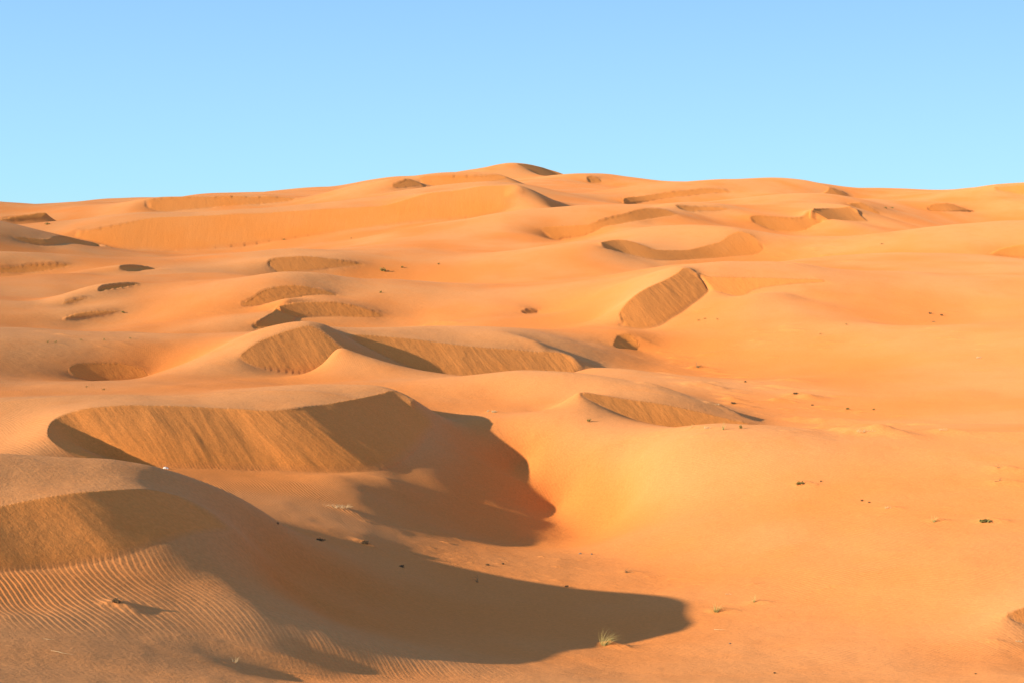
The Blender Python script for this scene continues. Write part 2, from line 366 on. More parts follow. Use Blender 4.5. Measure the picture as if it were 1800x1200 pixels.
def cubic_w(f):
    return np.stack([-.5*f**3 + f**2 - .5*f, 1.5*f**3 - 2.5*f**2 + 1, -1.5*f**3 + 2*f**2 + .5*f, .5*f**3 - .5*f**2])
def sample_axis(A, pos, axis):
    n = A.shape[axis]; pos = np.clip(pos, 0, n - 1.000001); i = pos.astype(int); cw = cubic_w(pos - i)
    out = 0
    for k in range(4):
        sl = np.take(A, np.clip(i + k - 1, 0, n - 1), axis=axis)
        out = out + sl * (cw[k][:, None] if axis == 0 else cw[k][None])
    return out
xp = (TH - TH0) / ((TH1 - TH0) / (NX - 1)); wp = (W - W0) / ((W1 - W0) / (NW - 1))
RES = sample_axis(sample_axis(QS, wp, 0), xp, 1)
fade = np.clip((np.radians(52) - np.abs(TH)) / np.radians(25), 0, 1); fade = fade * fade * (3 - 2 * fade)
R = np.exp(W)[:, None]
QB = qbase(W)[:, None]
Z = (QB + RES * fade[None]) * R
# under and behind the camera: the dune it stands on
nearw = np.clip((20. - R) / 12., 0, 1); nearw = nearw * nearw * (3 - 2 * nearw)
Z = Z * (1 - nearw) + nearw * (-1.75 - .22 * R)
X = R * np.sin(TH)[None]; Y = R * np.cos(TH)[None]
# small undulations, in proportion to the distance
LW = np.broadcast_to(W[:, None], Z.shape); LT = np.broadcast_to(TH[None], Z.shape)
und = vnoise(LT * 26, LW * 15, 3) * .0007 + vnoise(LT * 60 + 9, LW * 34, 4) * .00022
sw = vnoise((LT * 9 + LW * 3.2) * 1.6, (LW * 11 - LT * 8) * 1.7, 31) * .0011 + vnoise(LT * 14 + LW * 6 + 40, LW * 24 - LT * 14, 32) * .0007
sw = sw * np.clip((R - 70) / 60, 0, 1) * np.clip((np.radians(2) - LT) / .16, .25, 1) * np.clip((1300 - R) / 500, 0, 1)
und = und + sw

# rasterise the slip faces into the lattice
TT = np.full(Z.shape, -1., np.float32)        # down-slope fraction
SS = np.zeros(Z.shape, np.float32)            # metres along the crest
FH = np.zeros(Z.shape, np.float32)            # height of the face
WG = np.zeros(Z.shape, np.float32)
def raster(strip_id, C, Ft, ramp):
    n = len(C); m = 9
    sl = np.r_[0, np.cumsum(np.linalg.norm(np.diff((C + Ft)[:, :2] / 2, axis=0), axis=1))]
    tt = np.linspace(0, 1, m)
    G = C[:, None] * (1 - tt)[None, :, None] + Ft[:, None] * tt[None, :, None]
    th = np.arctan2(G[..., 0], G[..., 1]); rr = np.hypot(G[..., 0], G[..., 1])
    gx = np.interp(th, TH, np.arange(nT)); gy = np.interp(np.log(rr), W, np.arange(nW))
    vals = np.stack([G[..., 2], np.broadcast_to(sl[:, None] * min(1., 65. / float(np.median(rr))) + strip_id * 137., th.shape), np.broadcast_to(tt[None], th.shape),
                     np.broadcast_to((C[:, 2] - Ft[:, 2])[:, None], th.shape),
                     np.broadcast_to((np.arange(n) / (n - 1))[:, None], th.shape)], -1)
    for a in range(n - 1):
        for b in range(m - 1):
            for tri in (((a, b), (a + 1, b), (a + 1, b + 1)), ((a, b), (a + 1, b + 1), (a, b + 1))):
                px = [gx[t] for t in tri]; py = [gy[t] for t in tri]
                i0, i1 = max(0, math.ceil(min(px))), min(nT - 1, math.floor(max(px)))
                j0, j1 = max(0, math.ceil(min(py))), min(nW - 1, math.floor(max(py)))
                if i1 < i0 or j1 < j0: continue
                ii, jj = np.meshgrid(np.arange(i0, i1 + 1), np.arange(j0, j1 + 1))
                den = (py[1] - py[2]) * (px[0] - px[2]) + (px[2] - px[1]) * (py[0] - py[2])
                if abs(den) < 1e-12: continue
                l0 = ((py[1] - py[2]) * (ii - px[2]) + (px[2] - px[1]) * (jj - py[2])) / den
                l1 = ((py[2] - py[0]) * (ii - px[2]) + (px[0] - px[2]) * (jj - py[2])) / den
                l2 = 1 - l0 - l1
                e = -1e-6
                k = (l0 >= e) & (l1 >= e) & (l2 >= e)
                if not k.any(): continue
                val = l0[k][:, None] * vals[tri[0]] + l1[k][:, None] * vals[tri[1]] + l2[k][:, None] * vals[tri[2]]
                jk, ik = jj[k], ii[k]
                end = np.minimum(val[:, 4], 1 - val[:, 4]) / ramp
                wg = np.clip(end, 0, 1); wg = wg * wg * (3 - 2 * wg)
                Zs[jk, ik] = val[:, 0]; SS[jk, ik] = val[:, 1]; TT[jk, ik] = val[:, 2]; FH[jk, ik] = val[:, 3]; WG[jk, ik] = wg
Zs = Z.copy()
for k, (C, Ft, ramp) in enumerate(STRIPS):
    raster(k + 1, C, Ft, ramp)
inside = TT >= 0
# sand tongues on the faces: thin ribs and gullies that run down the slope
tprof = np.where(inside, np.clip(TT / .08, 0, 1) * np.clip((1.0 - TT) / .12, 0, 1), 0)
rib = vnoise(SS * 2.2 + .5 * vnoise(SS * 1.1, TT * 3, 8), TT * 1.6, 5) * .5 + vnoise(SS * 5.1, TT * 2.2, 6) * .25 + vnoise(SS * .9, TT * 1.2, 7) * .5
t0_ = .55 + .4 * vnoise(SS * .8 + 3, SS * 0 + 2.5, 41)
tong = np.clip(vnoise(SS * 1.5 + .7 * vnoise(SS * .6, TT * 2, 43), TT * .7, 42) + .1, 0, 1) * np.exp(-((TT - t0_) / .28)**2)
rib = rib + 2.2 * tong
Zs = Zs + np.where(inside, rib * tprof * np.minimum(FH, 4.) * np.clip(.014 - R / 25000., .003, .012), 0)
Z = Z + und * R * np.where(inside, 0, 1)
Z = np.where(inside, Z * (1 - WG) + Zs * WG, Z)
# round the brink and the foot a little
edge = np.zeros(Z.shape, bool); dif = inside[1:] != inside[:-1]
for k in (-1, 0, 1):
    a0, a1 = max(0, k), min(nW, nW - 1 + k); edge[a0:a1] |= dif[a0 - k:a1 - k]
Zm = Z.copy(); Zm[1:-1] = (Z[:-2] + 2 * Z[1:-1] + Z[2:]) / 4
Z = np.where(edge, Zm, Z)
FACE = np.where(inside, WG * np.clip(FH / .25, 0, 1) * np.clip((1.02 - TT) / .14, 0, 1), 0).astype(np.float32)

# small sand mounds with tails, gathered round plants
def march(u, v):
    th, q = ray(u, v)
    i = np.interp(th, TH, np.arange(nT)); i0 = int(i); f = i - i0
    prof = (Z[:, i0] * (1 - f) + Z[:, i0 + 1] * f) / R[:, 0]
    k = np.nonzero((prof[1:] >= q) & (W[1:] > math.log(15)))[0]
    if not len(k): return None
    k = k[0] + 1
    a, b = prof[k - 1] - q, prof[k] - q
    t = a / (a - b) if a != b else 0
    t = min(max(t, 0), 1)
    r = math.exp(W[k - 1] + (W[k] - W[k - 1]) * t)
    return np.array([r * math.sin(th), r * math.cos(th), r * q])
MOUNDS = [(1640,914,.5,.07), (1731,915,.7,.12), (1407,850,.6,.1), (1757,824,.9,.14), (1757,848,.9,.14), (1103,1004,.5,.05), (203,1062,.5,.09), (863,724,.6,.08), (1525,760,1.5,.24), (1655,757,1.,.14),
          (1222,648,1.6,.28), (1220,676,2.,.32), (1397,694,1.4,.22), (1255,712,1.3,.2), (1287,710,1.2,.18), (1450,740,1.6,.22), (1392,737,1.2,.16), (1380,668,1.6,.2), (1310,671,1.,.12),
          (1560,892,.5,.06), (1325,1058,.45,.07), (1260,1073,.6,.1), (1062,1133,.6,.12), (598,893,.9,.08), (635,951,.5,.08), (1745,1126,.4,.04), (1215,752,.7,.1), (1245,752,.6,.08), (760,572,3.,.4)]
for (u, v, w_, h_) in MOUNDS:
    p = march(u, v)
    if p is None: continue
    th = math.atan2(p[0], p[1]); r = math.hypot(p[0], p[1])
    i0, i1 = np.searchsorted(TH, [th - 5 * w_ / r, th + 8 * w_ / r]); j0, j1 = np.searchsorted(W, [math.log(max(4, r - 5 * w_)), math.log(r + 5 * w_)])
    dx, dy = X[j0:j1, i0:i1] - p[0], Y[j0:j1, i0:i1] - p[1]
    lx, ly = dx * .85 - dy * .5, dx * .5 + dy * .85
    sx = np.where(lx < 0, w_ * .55, w_ * 1.3)
    Z[j0:j1, i0:i1] += h_ * np.exp(-(lx / sx)**2 - (ly / (w_ * .55))**2) * (1 + .35 * vnoise(dx * 3 / w_, dy * 3 / w_, 11))

rng = random.Random(5)
def hummocks(n, poly, w0, w1, hr):
    for _ in range(n):
        t_ = rng.random() * (len(poly) - 1); k = int(t_); f_ = t_ - k
        u = poly[k][0] * (1 - f_) + poly[k+1][0] * f_ + rng.gauss(0, 1) * (poly[k][2] * (1 - f_) + poly[k+1][2] * f_)
        v = poly[k][1] * (1 - f_) + poly[k+1][1] * f_ + rng.gauss(0, 1) * (poly[k][3] * (1 - f_) + poly[k+1][3] * f_)
        p = march(u, v)
        if p is None: continue
        w_ = w0 * (w1 / w0) ** rng.random(); h_ = w_ * hr * rng.uniform(.5, 1.3)
        th = math.atan2(p[0], p[1]); r = math.hypot(p[0], p[1])
        i0, i1 = np.searchsorted(TH, [th - 3 * w_ / r, th + 5 * w_ / r]); j0, j1 = np.searchsorted(W, [math.log(max(4, r - 3 * w_)), math.log(r + 3 * w_)])
        dx, dy = X[j0:j1, i0:i1] - p[0], Y[j0:j1, i0:i1] - p[1]
        a_ = rng.uniform(-.3, .7); lx, ly = dx * math.cos(a_) - dy * math.sin(a_), dx * math.sin(a_) + dy * math.cos(a_)
        sx = np.where(lx < 0, w_ * .5, w_ * rng.uniform(.9, 1.8))
        Z[j0:j1, i0:i1] += h_ * np.exp(-(lx / sx)**2 - (ly / (w_ * .4))**2) * (1 - FACE0[j0:j1, i0:i1])
FACE0 = np.where(inside, 1., 0.)
hummocks(110, [(1150,630,25,12), (1260,660,45,14), (1390,700,50,18), (1450,745,60,8), (1560,752,60,4)], .25, 1.3, .13)
hummocks(90, [(760,960,60,10), (900,985,60,10), (1050,1000,60,16), (1250,1020,60,16), (1450,1040,60,12)], .06, .35, .12)
hummocks(60, [(900,745,60,8), (1100,760,90,10), (1350,765,90,8), (1700,765,90,8)], .1, .5, .1)
hummocks(60, [(1250,590,60,15), (1450,600,90,20), (1700,560,60,15), (1700,640,80,25)], .3, 1.2, .09)
hummocks(40, [(1350,455,50,5), (1500,445,60,8), (1450,405,60,5)], .8, 2.2, .1)
hummocks(50, [(560,905,60,12), (1500,880,120,18), (1700,900,60,20)], .06, .3, .1)
hummocks(40, [(80,600,60,6), (250,590,60,10), (680,480,60,15), (900,470,80,20)], .3, 1., .08)
hummocks(25, [(150,1140,60,8), (300,1165,60,6), (100,1180,80,8)], .02, .07, .15)
# ripple phase: cycles, along a direction that turns with the place
def ripple_dir(u, v, r): pass
ang0 = np.radians(28. + 14 * vnoise(X / 14., Y / 14., 21) )
PH = (X * .88 + Y * .47) + .55 * vnoise(X / 5., Y / 7., 22) + 1.7 * vnoise(X / 15., Y / 19., 23)
# on the back of the foreground dune and on the near lip the ripples lie across the view
PV = (X * -.12 + Y * 1.0) + .3 * vnoise(X / 3., Y / 3., 24)

RA = (np.zeros(Z.shape, np.float32) + .10 + .10 * np.clip((R - 39) / 6, 0, 1)).astype(np.float32); RB = np.full(Z.shape, 0., np.float32); RC = (np.zeros(Z.shape, np.float32) + .24 * np.clip((R - 43) / 14, 0, 1)).astype(np.float32)
def blob(A, u, v, rad, amt):
    p = march(u, v)
    if p is None: return
    th = math.atan2(p[0], p[1]); r = math.hypot(p[0], p[1]); k = 2.6 * rad
    i0, i1 = np.searchsorted(TH, [th - k / r, th + k / r]); j0, j1 = np.searchsorted(W, [math.log(max(4, r - k)), math.log(r + k)])
    d2 = ((X[j0:j1, i0:i1] - p[0])**2 + (Y[j0:j1, i0:i1] - p[1])**2) / rad**2
    A[j0:j1, i0:i1] = np.maximum(A[j0:j1, i0:i1], amt * np.exp(-d2))
for (u, v, rad, amt) in [(30,1030,2.6,1.25), (130,1040,2.6,1.25), (240,1020,2.6,1.15), (350,1030,2.6,.75), (450,1080,2.6,.55), (560,1120,2.6,.45), (120,1085,1.2,1.2), (250,1090,1.2,1.1)]:
    blob(RA, u, v, rad, amt)
for (u, v, rad, amt) in [(352,838,2.2,.9), (405,862,3,1.), (470,870,4,1.), (560,880,4,.9), (560,850,3.5,.8), (650,885,3.5,.6), (430,835,3,.9), (640,840,3,.5), (720,925,3,.5),
                         (1700,960,5,.6), (1780,980,5,.6), (1640,930,5,.5), (1560,1000,5,.4), (1450,950,6,.25), (330,680,7,.45), (620,655,5,.4), (1250,1130,3,.25), (1500,1150,3,.3), (1700,1150,3,.3), (800,1100,3,.3), (600,1110,2.5,.5), (1300,800,8,.22)]:
    blob(RC, u, v, rad, amt)
for (u, v, rad, amt) in [(20,830,3,.4), (90,835,3,.4), (160,840,3,.35), (250,845,3,.25), (0,860,2.2,.5), (60,1180,2.5,.55), (200,1185,2.5,.5), (350,1190,2,.5), (-60,1190,3,.5),
                         (600,690,4,.6), (520,690,4,.5), (120,700,5,.3), (60,780,5,.4), (1600,1180,4,.25), (1350,1180,4,.25)]:
    blob(RB, u, v, rad, amt)
# height above the surroundings (window grows with the distance): pale sand gathers on the backs, redder sand in the hollows
def boxblur(A, k, ax):
    P_ = np.concatenate([np.repeat(A.take([0], ax), k, ax), A, np.repeat(A.take([-1], ax), k + 1, ax)], ax).cumsum(ax, dtype=np.float64)
    n_ = A.shape[ax]
    return (P_.take(range(2 * k + 1, 2 * k + 1 + n_), ax)[tuple()] - P_.take(range(0, n_), ax)) / (2 * k + 1)
QQ = Z / R
HI = np.clip((QQ - boxblur(boxblur(QQ, 90, 1), 110, 0)) / .008, -1, 1).astype(np.float32)
HI = boxblur(boxblur(boxblur(boxblur(HI, 14, 1), 25, 0), 14, 1), 25, 0).astype(np.float32)
verts = np.stack([X, Y, Z], -1).reshape(-1, 3).astype(np.float32)
nv = nT * nW
jj, ii = np.meshgrid(np.arange(nW - 1), np.arange(nT - 1), indexing='ij')
a = (jj * nT + ii).ravel()
faces = np.stack([a, a + 1, a + nT + 1, a + nT], 1).astype(np.int32)
me = bpy.data.meshes.new('sand_terrain')
me.vertices.add(nv); me.vertices.foreach_set('co', verts.ravel())
me.loops.add(len(faces) * 4); me.loops.foreach_set('vertex_index', faces.ravel())
me.polygons.add(len(faces)); me.polygons.foreach_set('loop_start', np.arange(0, len(faces) * 4, 4, dtype=np.int32))
me.update(calc_edges=True)
me.polygons.foreach_set('use_smooth', np.ones(len(faces), bool))
def attr(name, arr):
    at = me.attributes.new(name, 'FLOAT', 'POINT'); at.data.foreach_set('value', np.ascontiguousarray(arr, np.float32).ravel())
attr('face', FACE); attr('fs', SS); attr('ft', np.clip(TT, 0, 1)); attr('ph', PH); attr('pv', PV); attr('ra', RA); attr('hi', HI); attr('rc', RC); attr('rb', RB)
terrain = bpy.data.objects.new('sand_terrain', me); COL.objects.link(terrain)
terrain['kind'] = 'structure'
print('terrain', nv, round(time.time() - T0, 1))

# ------------------------------------------------------------------ materials
class NT:
    def __init__(s, name):
        s.m = bpy.data.materials.new(name); s.m.use_nodes = True; s.t = s.m.node_tree; s.t.nodes.clear()
    def n(s, typ, **kw):
        nd = s.t.nodes.new(typ)
        for k, v in kw.items():
            if k == 'i':
                for kk, vv in v.items():
                    if isinstance(vv, bpy.types.NodeSocket): s.t.links.new(vv, nd.inputs[kk])
                    else: nd.inputs[kk].default_value = vv
            else: setattr(nd, k, v)
        return nd
    def math(s, op, a, b=0., c=0., clamp=False):
        nd = s.n('ShaderNodeMath', operation=op, use_clamp=clamp, i={0: a, 1: b, 2: c}); return nd.outputs[0]
    def mix(s, f, a, b):
        nd = s.n('ShaderNodeMix', data_type='RGBA', i={0: f, 6: a, 7: b}); return nd.outputs[2]
    def at(s, name): return s.n('ShaderNodeAttribute', attribute_name=name).outputs['Fac']
    def noise(s, vec, scale, detail=4, rough=.55):
        return s.n('ShaderNodeTexNoise', i={'Vector': vec, 'Scale': scale, 'Detail': detail, 'Roughness': rough}).outputs[0]
    def mr(s, v, a, b, c, d, smooth=True):
        return s.n('ShaderNodeMapRange', interpolation_type='SMOOTHSTEP' if smooth else 'LINEAR', i={0: v, 1: a, 2: b, 3: c, 4: d}).outputs[0]

def sand_material():
    t = NT('sand'); N = t.n
    pos = N('ShaderNodeNewGeometry').outputs['Position']
    face = t.at('face'); fs = t.at('fs'); ft = t.at('ft'); ph = t.at('ph'); pv = t.at('pv')
    dist = N('ShaderNodeVectorMath', operation='LENGTH', i={0: pos}).outputs['Value']
    # ---- colour: tan wind-blown sand over redder sand on the pans
    n1 = t.noise(pos, .045, 5, .5); n2 = t.noise(pos, .4, 4, .6); n3 = t.noise(pos, 9., 3, .7)
    tan, red, fc = (.60, .248, .079, 1), (.62, .204, .044, 1), (.68, .234, .042, 1)
    c = t.mix(t.mr(t.math('MULTIPLY_ADD', t.at('hi'), -.2, n1), .30, .70, 0., 1.), tan, red)
    c = t.mix(t.mr(n2, .45, .75, 0., .3), c, red)
    c = t.mix(t.math('MULTIPLY', face, .6), c, fc)
    c = N('ShaderNodeHueSaturation', i={'Color': c, 'Value': t.mr(n3, .3, .7, .90, 1.10, False)}).outputs[0]
    # ---- relief
    def ripple(phase, lam, amt):
        wob = t.math('MULTIPLY_ADD', t.noise(pos, .9, 3, .6), 5., 0.)
        x = t.math('ADD', t.math('MULTIPLY', phase, 2 * PI / lam), wob)
        s_ = t.math('SINE', x)
        s2 = t.math('MULTIPLY_ADD', t.math('SINE', t.math('MULTIPLY', x, 2.)), .25, s_)
        return t.math('MULTIPLY', s2, amt)
    near = t.mr(dist, 30., 190., 1., 0.)
    h1 = t.math('MULTIPLY', ripple(ph, .10, .0052), t.at('ra'))
    h2 = t.math('MULTIPLY_ADD', ripple(pv, .078, .0045), t.at('rb'), t.math('MULTIPLY', ripple(ph, .15, .0105), t.at('rc')))
    flat = t.math('SUBTRACT', 1., face, clamp=True)
    rmask = t.mr(t.noise(pos, .35, 2, .5), .36, .56, .45, 1.)
    h = t.math('MULTIPLY', t.math('MULTIPLY', t.math('ADD', h1, h2), near), t.math('MULTIPLY', flat, rmask))
    # streaks on the faces
    vec = N('ShaderNodeCombineXYZ', i={0: t.math('MULTIPLY', fs, 3.2), 1: t.math('MULTIPLY', ft, 1.3), 2: 0.}).outputs[0]
    st = t.noise(vec, 1., 5, .6)
    hst = t.math('MULTIPLY', t.math('MULTIPLY', st, face), t.math('MULTIPLY', t.math('MAXIMUM', dist, 50.), t.mr(dist, 60., 350., .00065, .00027)))
    grain = t.math('MULTIPLY', t.noise(pos, 14., 4, .75), .017)
    lump = t.math('MULTIPLY', t.noise(pos, 1.3, 4, .6), .05)
    hh = t.math('ADD', t.math('ADD', h, hst), t.math('ADD', grain, lump))
    bump = N('ShaderNodeBump', i={'Strength': 1., 'Distance': 1., 'Height': hh}).outputs[0]
    b = N('ShaderNodeBsdfPrincipled', i={'Base Color': c, 'Roughness': .95, 'Diffuse Roughness': .6, 'Specular IOR Level': .08, 'Normal': bump})
    o = N('ShaderNodeOutputMaterial', i={0: b.outputs[0]})
    return t.m
me.materials.append(sand_material())

# ------------------------------------------------------------------ plants, stones and sticks
def plain(name, cols, scale=6., rough=.85, trans=0.):
    t = NT(name); pos = t.n('ShaderNodeNewGeometry').outputs['Position']
    c = t.mix(t.mr(t.noise(pos, scale, 3, .6), .35, .65, 0., 1.), cols[0], cols[1])
    b = t.n('ShaderNodeBsdfPrincipled', i={'Base Color': c, 'Roughness': rough, 'Specular IOR Level': .2})
    out = b.outputs[0]
    if trans:
        tr = t.n('ShaderNodeBsdfTranslucent', i={'Color': c})
        mx = t.n('ShaderNodeMixShader', i={0: trans, 1: b.outputs[0], 2: tr.outputs[0]}); out = mx.outputs[0]
    t.n('ShaderNodeOutputMaterial', i={0: out})
    return t.m
M_GREEN = plain('green_blades', [(.16, .17, .03, 1), (.30, .26, .06, 1)], 20., trans=.3)
M_STRAW = plain('straw_blades', [(.46, .36, .11, 1), (.62, .50, .20, 1)], 20., trans=.3)
M_PALE = plain('bleached_straw', [(.50, .36, .18, 1), (.62, .47, .26, 1)], 20., trans=.2)
M_OLIVE = plain('olive_leaves', [(.20, .17, .04, 1), (.33, .26, .08, 1)], 12., trans=.2)
M_DARK = plain('dead_brown', [(.09, .06, .028, 1), (.20, .13, .06, 1)], 15.)
M_TWIG = plain('dry_twigs', [(.16, .10, .045, 1), (.30, .20, .09, 1)], 15.)
M_STONE = plain('white_stone', [(.60, .52, .42, 1), (.70, .63, .54, 1)], 30., .7)
M_PEB = plain('brown_stone', [(.16, .10, .06, 1), (.28, .18, .11, 1)], 30., .8)

def mesh_obj(name, V, Fs, mat, parent=None, smooth=False):
    m = bpy.data.meshes.new(name); m.from_pydata([tuple(v) for v in V], [], Fs); m.materials.append(mat)
    if smooth: m.polygons.foreach_set('use_smooth', [True] * len(m.polygons))
    m.update(); o = bpy.data.objects.new(name, m); COL.objects.link(o)
    if parent: o.parent = parent
    return o
def ribbon(V, Fs, pts, w0):
    """a three-sided tapering blade or twig along pts"""
    b = len(V); n = len(pts)
    for k, p in enumerate(pts):
        w = w0 * (1 - k / (n - .6)); d = pts[min(k+1, n-1)] - pts[max(k-1, 0)]
        d = d.normalized() if d.length > 1e-9 else mathutils.Vector((0, 0, 1))
        s1 = d.cross(mathutils.Vector((.3, .9, .2))).normalized(); s2 = d.cross(s1)
        for a_ in (0, 2.094, 4.189): V.append(p + (s1 * math.cos(a_) + s2 * math.sin(a_)) * w)
    for k in range(n - 1):
        for c_ in range(3):
            Fs.append((b + 3*k + c_, b + 3*k + (c_+1) % 3, b + 3*k + 3 + (c_+1) % 3, b + 3*k + 3 + c_))
def blades(rg, n, w, h, lean, base, thick, droop=.5):
    V, Fs = [], []
    for _ in range(n):
        a = rg.uniform(0, 2*PI); rr = base * math.sqrt(rg.random())
        p = mathutils.Vector((rr * math.cos(a), rr * math.sin(a) * .8, -.03 * h))
        L = h * rg.uniform(.55, 1.15); out = rg.uniform(.05, .55) * w / max(h, 1e-6)
        d = mathutils.Vector((math.cos(a) * out + lean * rg.uniform(.3, 1.2), math.sin(a) * out, 1.)).normalized()
        pts = [p]
        for k in range(5):
            d = (d + mathutils.Vector((lean * .22 + .1 * rg.gauss(0, 1) * .6, .06 * rg.gauss(0, 1), -droop * .17 * k * rg.uniform(.3, 1.4)))).normalized()
            pts.append(pts[-1] + d * L / 5)
        ribbon(V, Fs, pts, thick * rg.uniform(.7, 1.2))
    return V, Fs
def twigs(rg, n, w, h, thick):
    V, Fs = [], []
    def grow(p, d, L, lev):
        pts = [p]
        for k in range(4):
            d = (d + mathutils.Vector((rg.gauss(0, .35), rg.gauss(0, .35), rg.gauss(0, .3) - .08))).normalized()
            q_ = pts[-1] + d * L / 4; q_.z = max(q_.z, .15 * thick); pts.append(q_)
        ribbon(V, Fs, pts, thick * (.6 ** lev))
        if lev < 2:
            for _ in range(2):
                k = rg.randint(1, 3); grow(pts[k], (d + mathutils.Vector((rg.gauss(0, .7), rg.gauss(0, .7), rg.uniform(-.1, .6)))).normalized(), L * .55, lev + 1)
    for _ in range(n):
        a = rg.uniform(0, 2*PI); x0 = rg.uniform(-.12, .12) * w
        grow(mathutils.Vector((x0, rg.uniform(-.15, .15) * w, -.02)), mathutils.Vector((math.cos(a) * w, math.sin(a) * w * .6, h * rg.uniform(.8, 2.))).normalized(), max(w * .5, h) * rg.uniform(.6, 1.), 0)
    return V, Fs
def leaves(rg, n, w, h, size):
    V, Fs = [], []
    lob = [((k_ / 4 - .5) * .6 * w, rg.uniform(-.12, .12) * w, rg.uniform(.2, .5) * h, rg.uniform(.18, .28)) for k_ in range(5)]
    for _ in range(n):
        lx, ly, lz, lr = rg.choice(lob)
        p = mathutils.Vector((lx + rg.gauss(0, lr * .42) * w, ly + rg.gauss(0, lr * .42) * w, max(-.05 * h, lz + rg.gauss(0, .16) * h)))
        u_ = mathutils.Vector((rg.gauss(0, 1), rg.gauss(0, 1), rg.gauss(0, 1))).normalized(); v_ = u_.orthogonal().normalized()
        sz = size * rg.uniform(.6, 1.3); b = len(V)
        V += [p - u_ * sz, p + v_ * sz * .45, p + u_ * sz, p - v_ * sz * .45]; Fs.append((b, b+1, b+2, b+3))
    return V, Fs
def stone(rg, w, h):
    V, Fs = [], []; n, m_ = 10, 6
    ph_ = [rg.uniform(0, 6.28) for _ in range(6)]
    for j in range(m_ + 1):
        e = -.5 * PI * .35 + (PI * .675) * j / m_
        for i in range(n):
            a = 2*PI*i/n; k = 1 + .16 * math.sin(2*a + ph_[0] + e) + .1 * math.sin(3*a + ph_[1] - 2*e) + .06 * math.sin(5*a + ph_[2])
            V.append(mathutils.Vector((.5*w*k*math.cos(e)*math.cos(a), .36*w*k*math.cos(e)*math.sin(a), h*(.75*math.sin(e) + .08) * (1 + .12*math.sin(a + ph_[3])))))
    for j in range(m_):
        for i in range(n): Fs.append((j*n+i, j*n+(i+1) % n, (j+1)*n+(i+1) % n, (j+1)*n+i))
    Fs.append(tuple(range(m_*n, m_*n+n)))
    return V, Fs

GR = {'grass_tuft': 'grass tufts on the sand', 'dry_grass': 'clumps of dry grass', 'desert_bush': 'small desert bushes', 'dead_plant': 'dead plants on the sand',
      'twiggy_shrub': 'bare twiggy shrubs', 'stone': 'stones on the sand', 'stick': 'dry sticks on the sand'}
CAT = {'grass_tuft': 'grass', 'dry_grass': 'grass', 'desert_bush': 'bush', 'dead_plant': 'plant', 'twiggy_shrub': 'shrub', 'stone': 'stone', 'stick': 'stick'}
def put(u, v, kind, wpx, hpx, label, **kw):
    if kind == 'dead_plant': wpx *= .6
    p = march(u, v)
    if p is None: print('no ground for', u, v, label); return
    r = math.hypot(p[0], p[1]); m1 = r / F; w, h = wpx * m1, hpx * m1
    rg = random.Random(int(u * 7 + v * 13))
    loc = (p[0], p[1], p[2] - .01 * h)
    px = m1 * 1.76                      # metres per pixel of the picture
    def finish(o):
        o.location = loc; o['label'] = label; o['category'] = CAT[kind]
        if not kw.get('solo'): o['group'] = GR[kind]
        return o
    if kind == 'grass_tuft':
        root = bpy.data.objects.new('grass_tuft', None); COL.objects.link(root); root.empty_display_size = .1; finish(root)
        V, Fs = blades(rg, kw.get('n', 60) // 3, w * .5, h * .6, kw.get('lean', .15), w * .12, px * .16); mesh_obj('green_stems', V, Fs, M_GREEN, root)
        V, Fs = blades(rg, kw.get('n', 60), w, h * .95, kw.get('lean', .15), w * .12, px * .14); mesh_obj('dry_blades', V, Fs, M_STRAW, root)
    elif kind == 'dry_grass':
        V, Fs = [], []
        for k in range(kw.get('c', 2)):
            v1, f1 = blades(rg, kw.get('n', 24), w * .5, h, kw.get('lean', .25), w * .2, px * .13, .9)
            ox = mathutils.Vector(((k + .5) / kw.get('c', 2) - .5, rg.uniform(-.1, .1), 0)) * w * .8
            b = len(V); V += [q_ + ox for q_ in v1]; Fs += [tuple(i + b for i in f) for f in f1]
        finish(mesh_obj('dry_grass', V, Fs, kw.get('m', M_PALE)))
    elif kind == 'desert_bush':
        V, Fs = leaves(rg, kw.get('n', 90), w, h, max(.14 * max(w, h), .35 * px)); finish(mesh_obj('desert_bush', V, Fs, kw.get('m', M_OLIVE)))
    elif kind == 'dead_plant':
        V, Fs = leaves(rg, kw.get('n', 130), w, h, max(.1 * w, .35 * px)); v1, f1 = twigs(rg, 5, w, h, px * .22)
        b = len(V); V += v1; Fs += [tuple(i + b for i in f) for f in f1]; finish(mesh_obj('dead_plant', V, Fs, M_DARK))
    elif kind == 'twiggy_shrub':
        V, Fs = twigs(rg, kw.get('n', 7), w, h, px * .22); finish(mesh_obj('twiggy_shrub', V, Fs, M_TWIG))
    elif kind == 'stone':
        V, Fs = stone(rg, w, h); finish(mesh_obj('stone', V, Fs, kw.get('m', M_STONE), smooth=False))
    elif kind == 'stick':
        V, Fs = [], []; a = kw.get('a', .2); n = 8
        pts = [mathutils.Vector((w * (k / (n-1) - .5), -a * w * (k / (n-1) - .5) + .03 * w * math.sin(k * 1.3), 0.)) for k in range(n)]
        for q_ in pts:
            g = ground(p[0] + q_.x, p[1] + q_.y); q_.z = g - p[2] + px * .2
        ribbon(V, Fs, pts, px * .3); b = len(V)
        finish(mesh_obj('stick', V, Fs, M_PALE))
def ground(x, y):
    i = np.interp(math.atan2(x, y), TH, np.arange(nT)); j = np.interp(math.log(math.hypot(x, y)), W, np.arange(nW)); i0, j0 = min(int(i), nT-2), min(int(j), nW-2); f, g = i-i0, j-j0
    return float((Z[j0, i0]*(1-f) + Z[j0, i0+1]*f)*(1-g) + (Z[j0+1, i0]*(1-f) + Z[j0+1, i0+1]*f)*g)
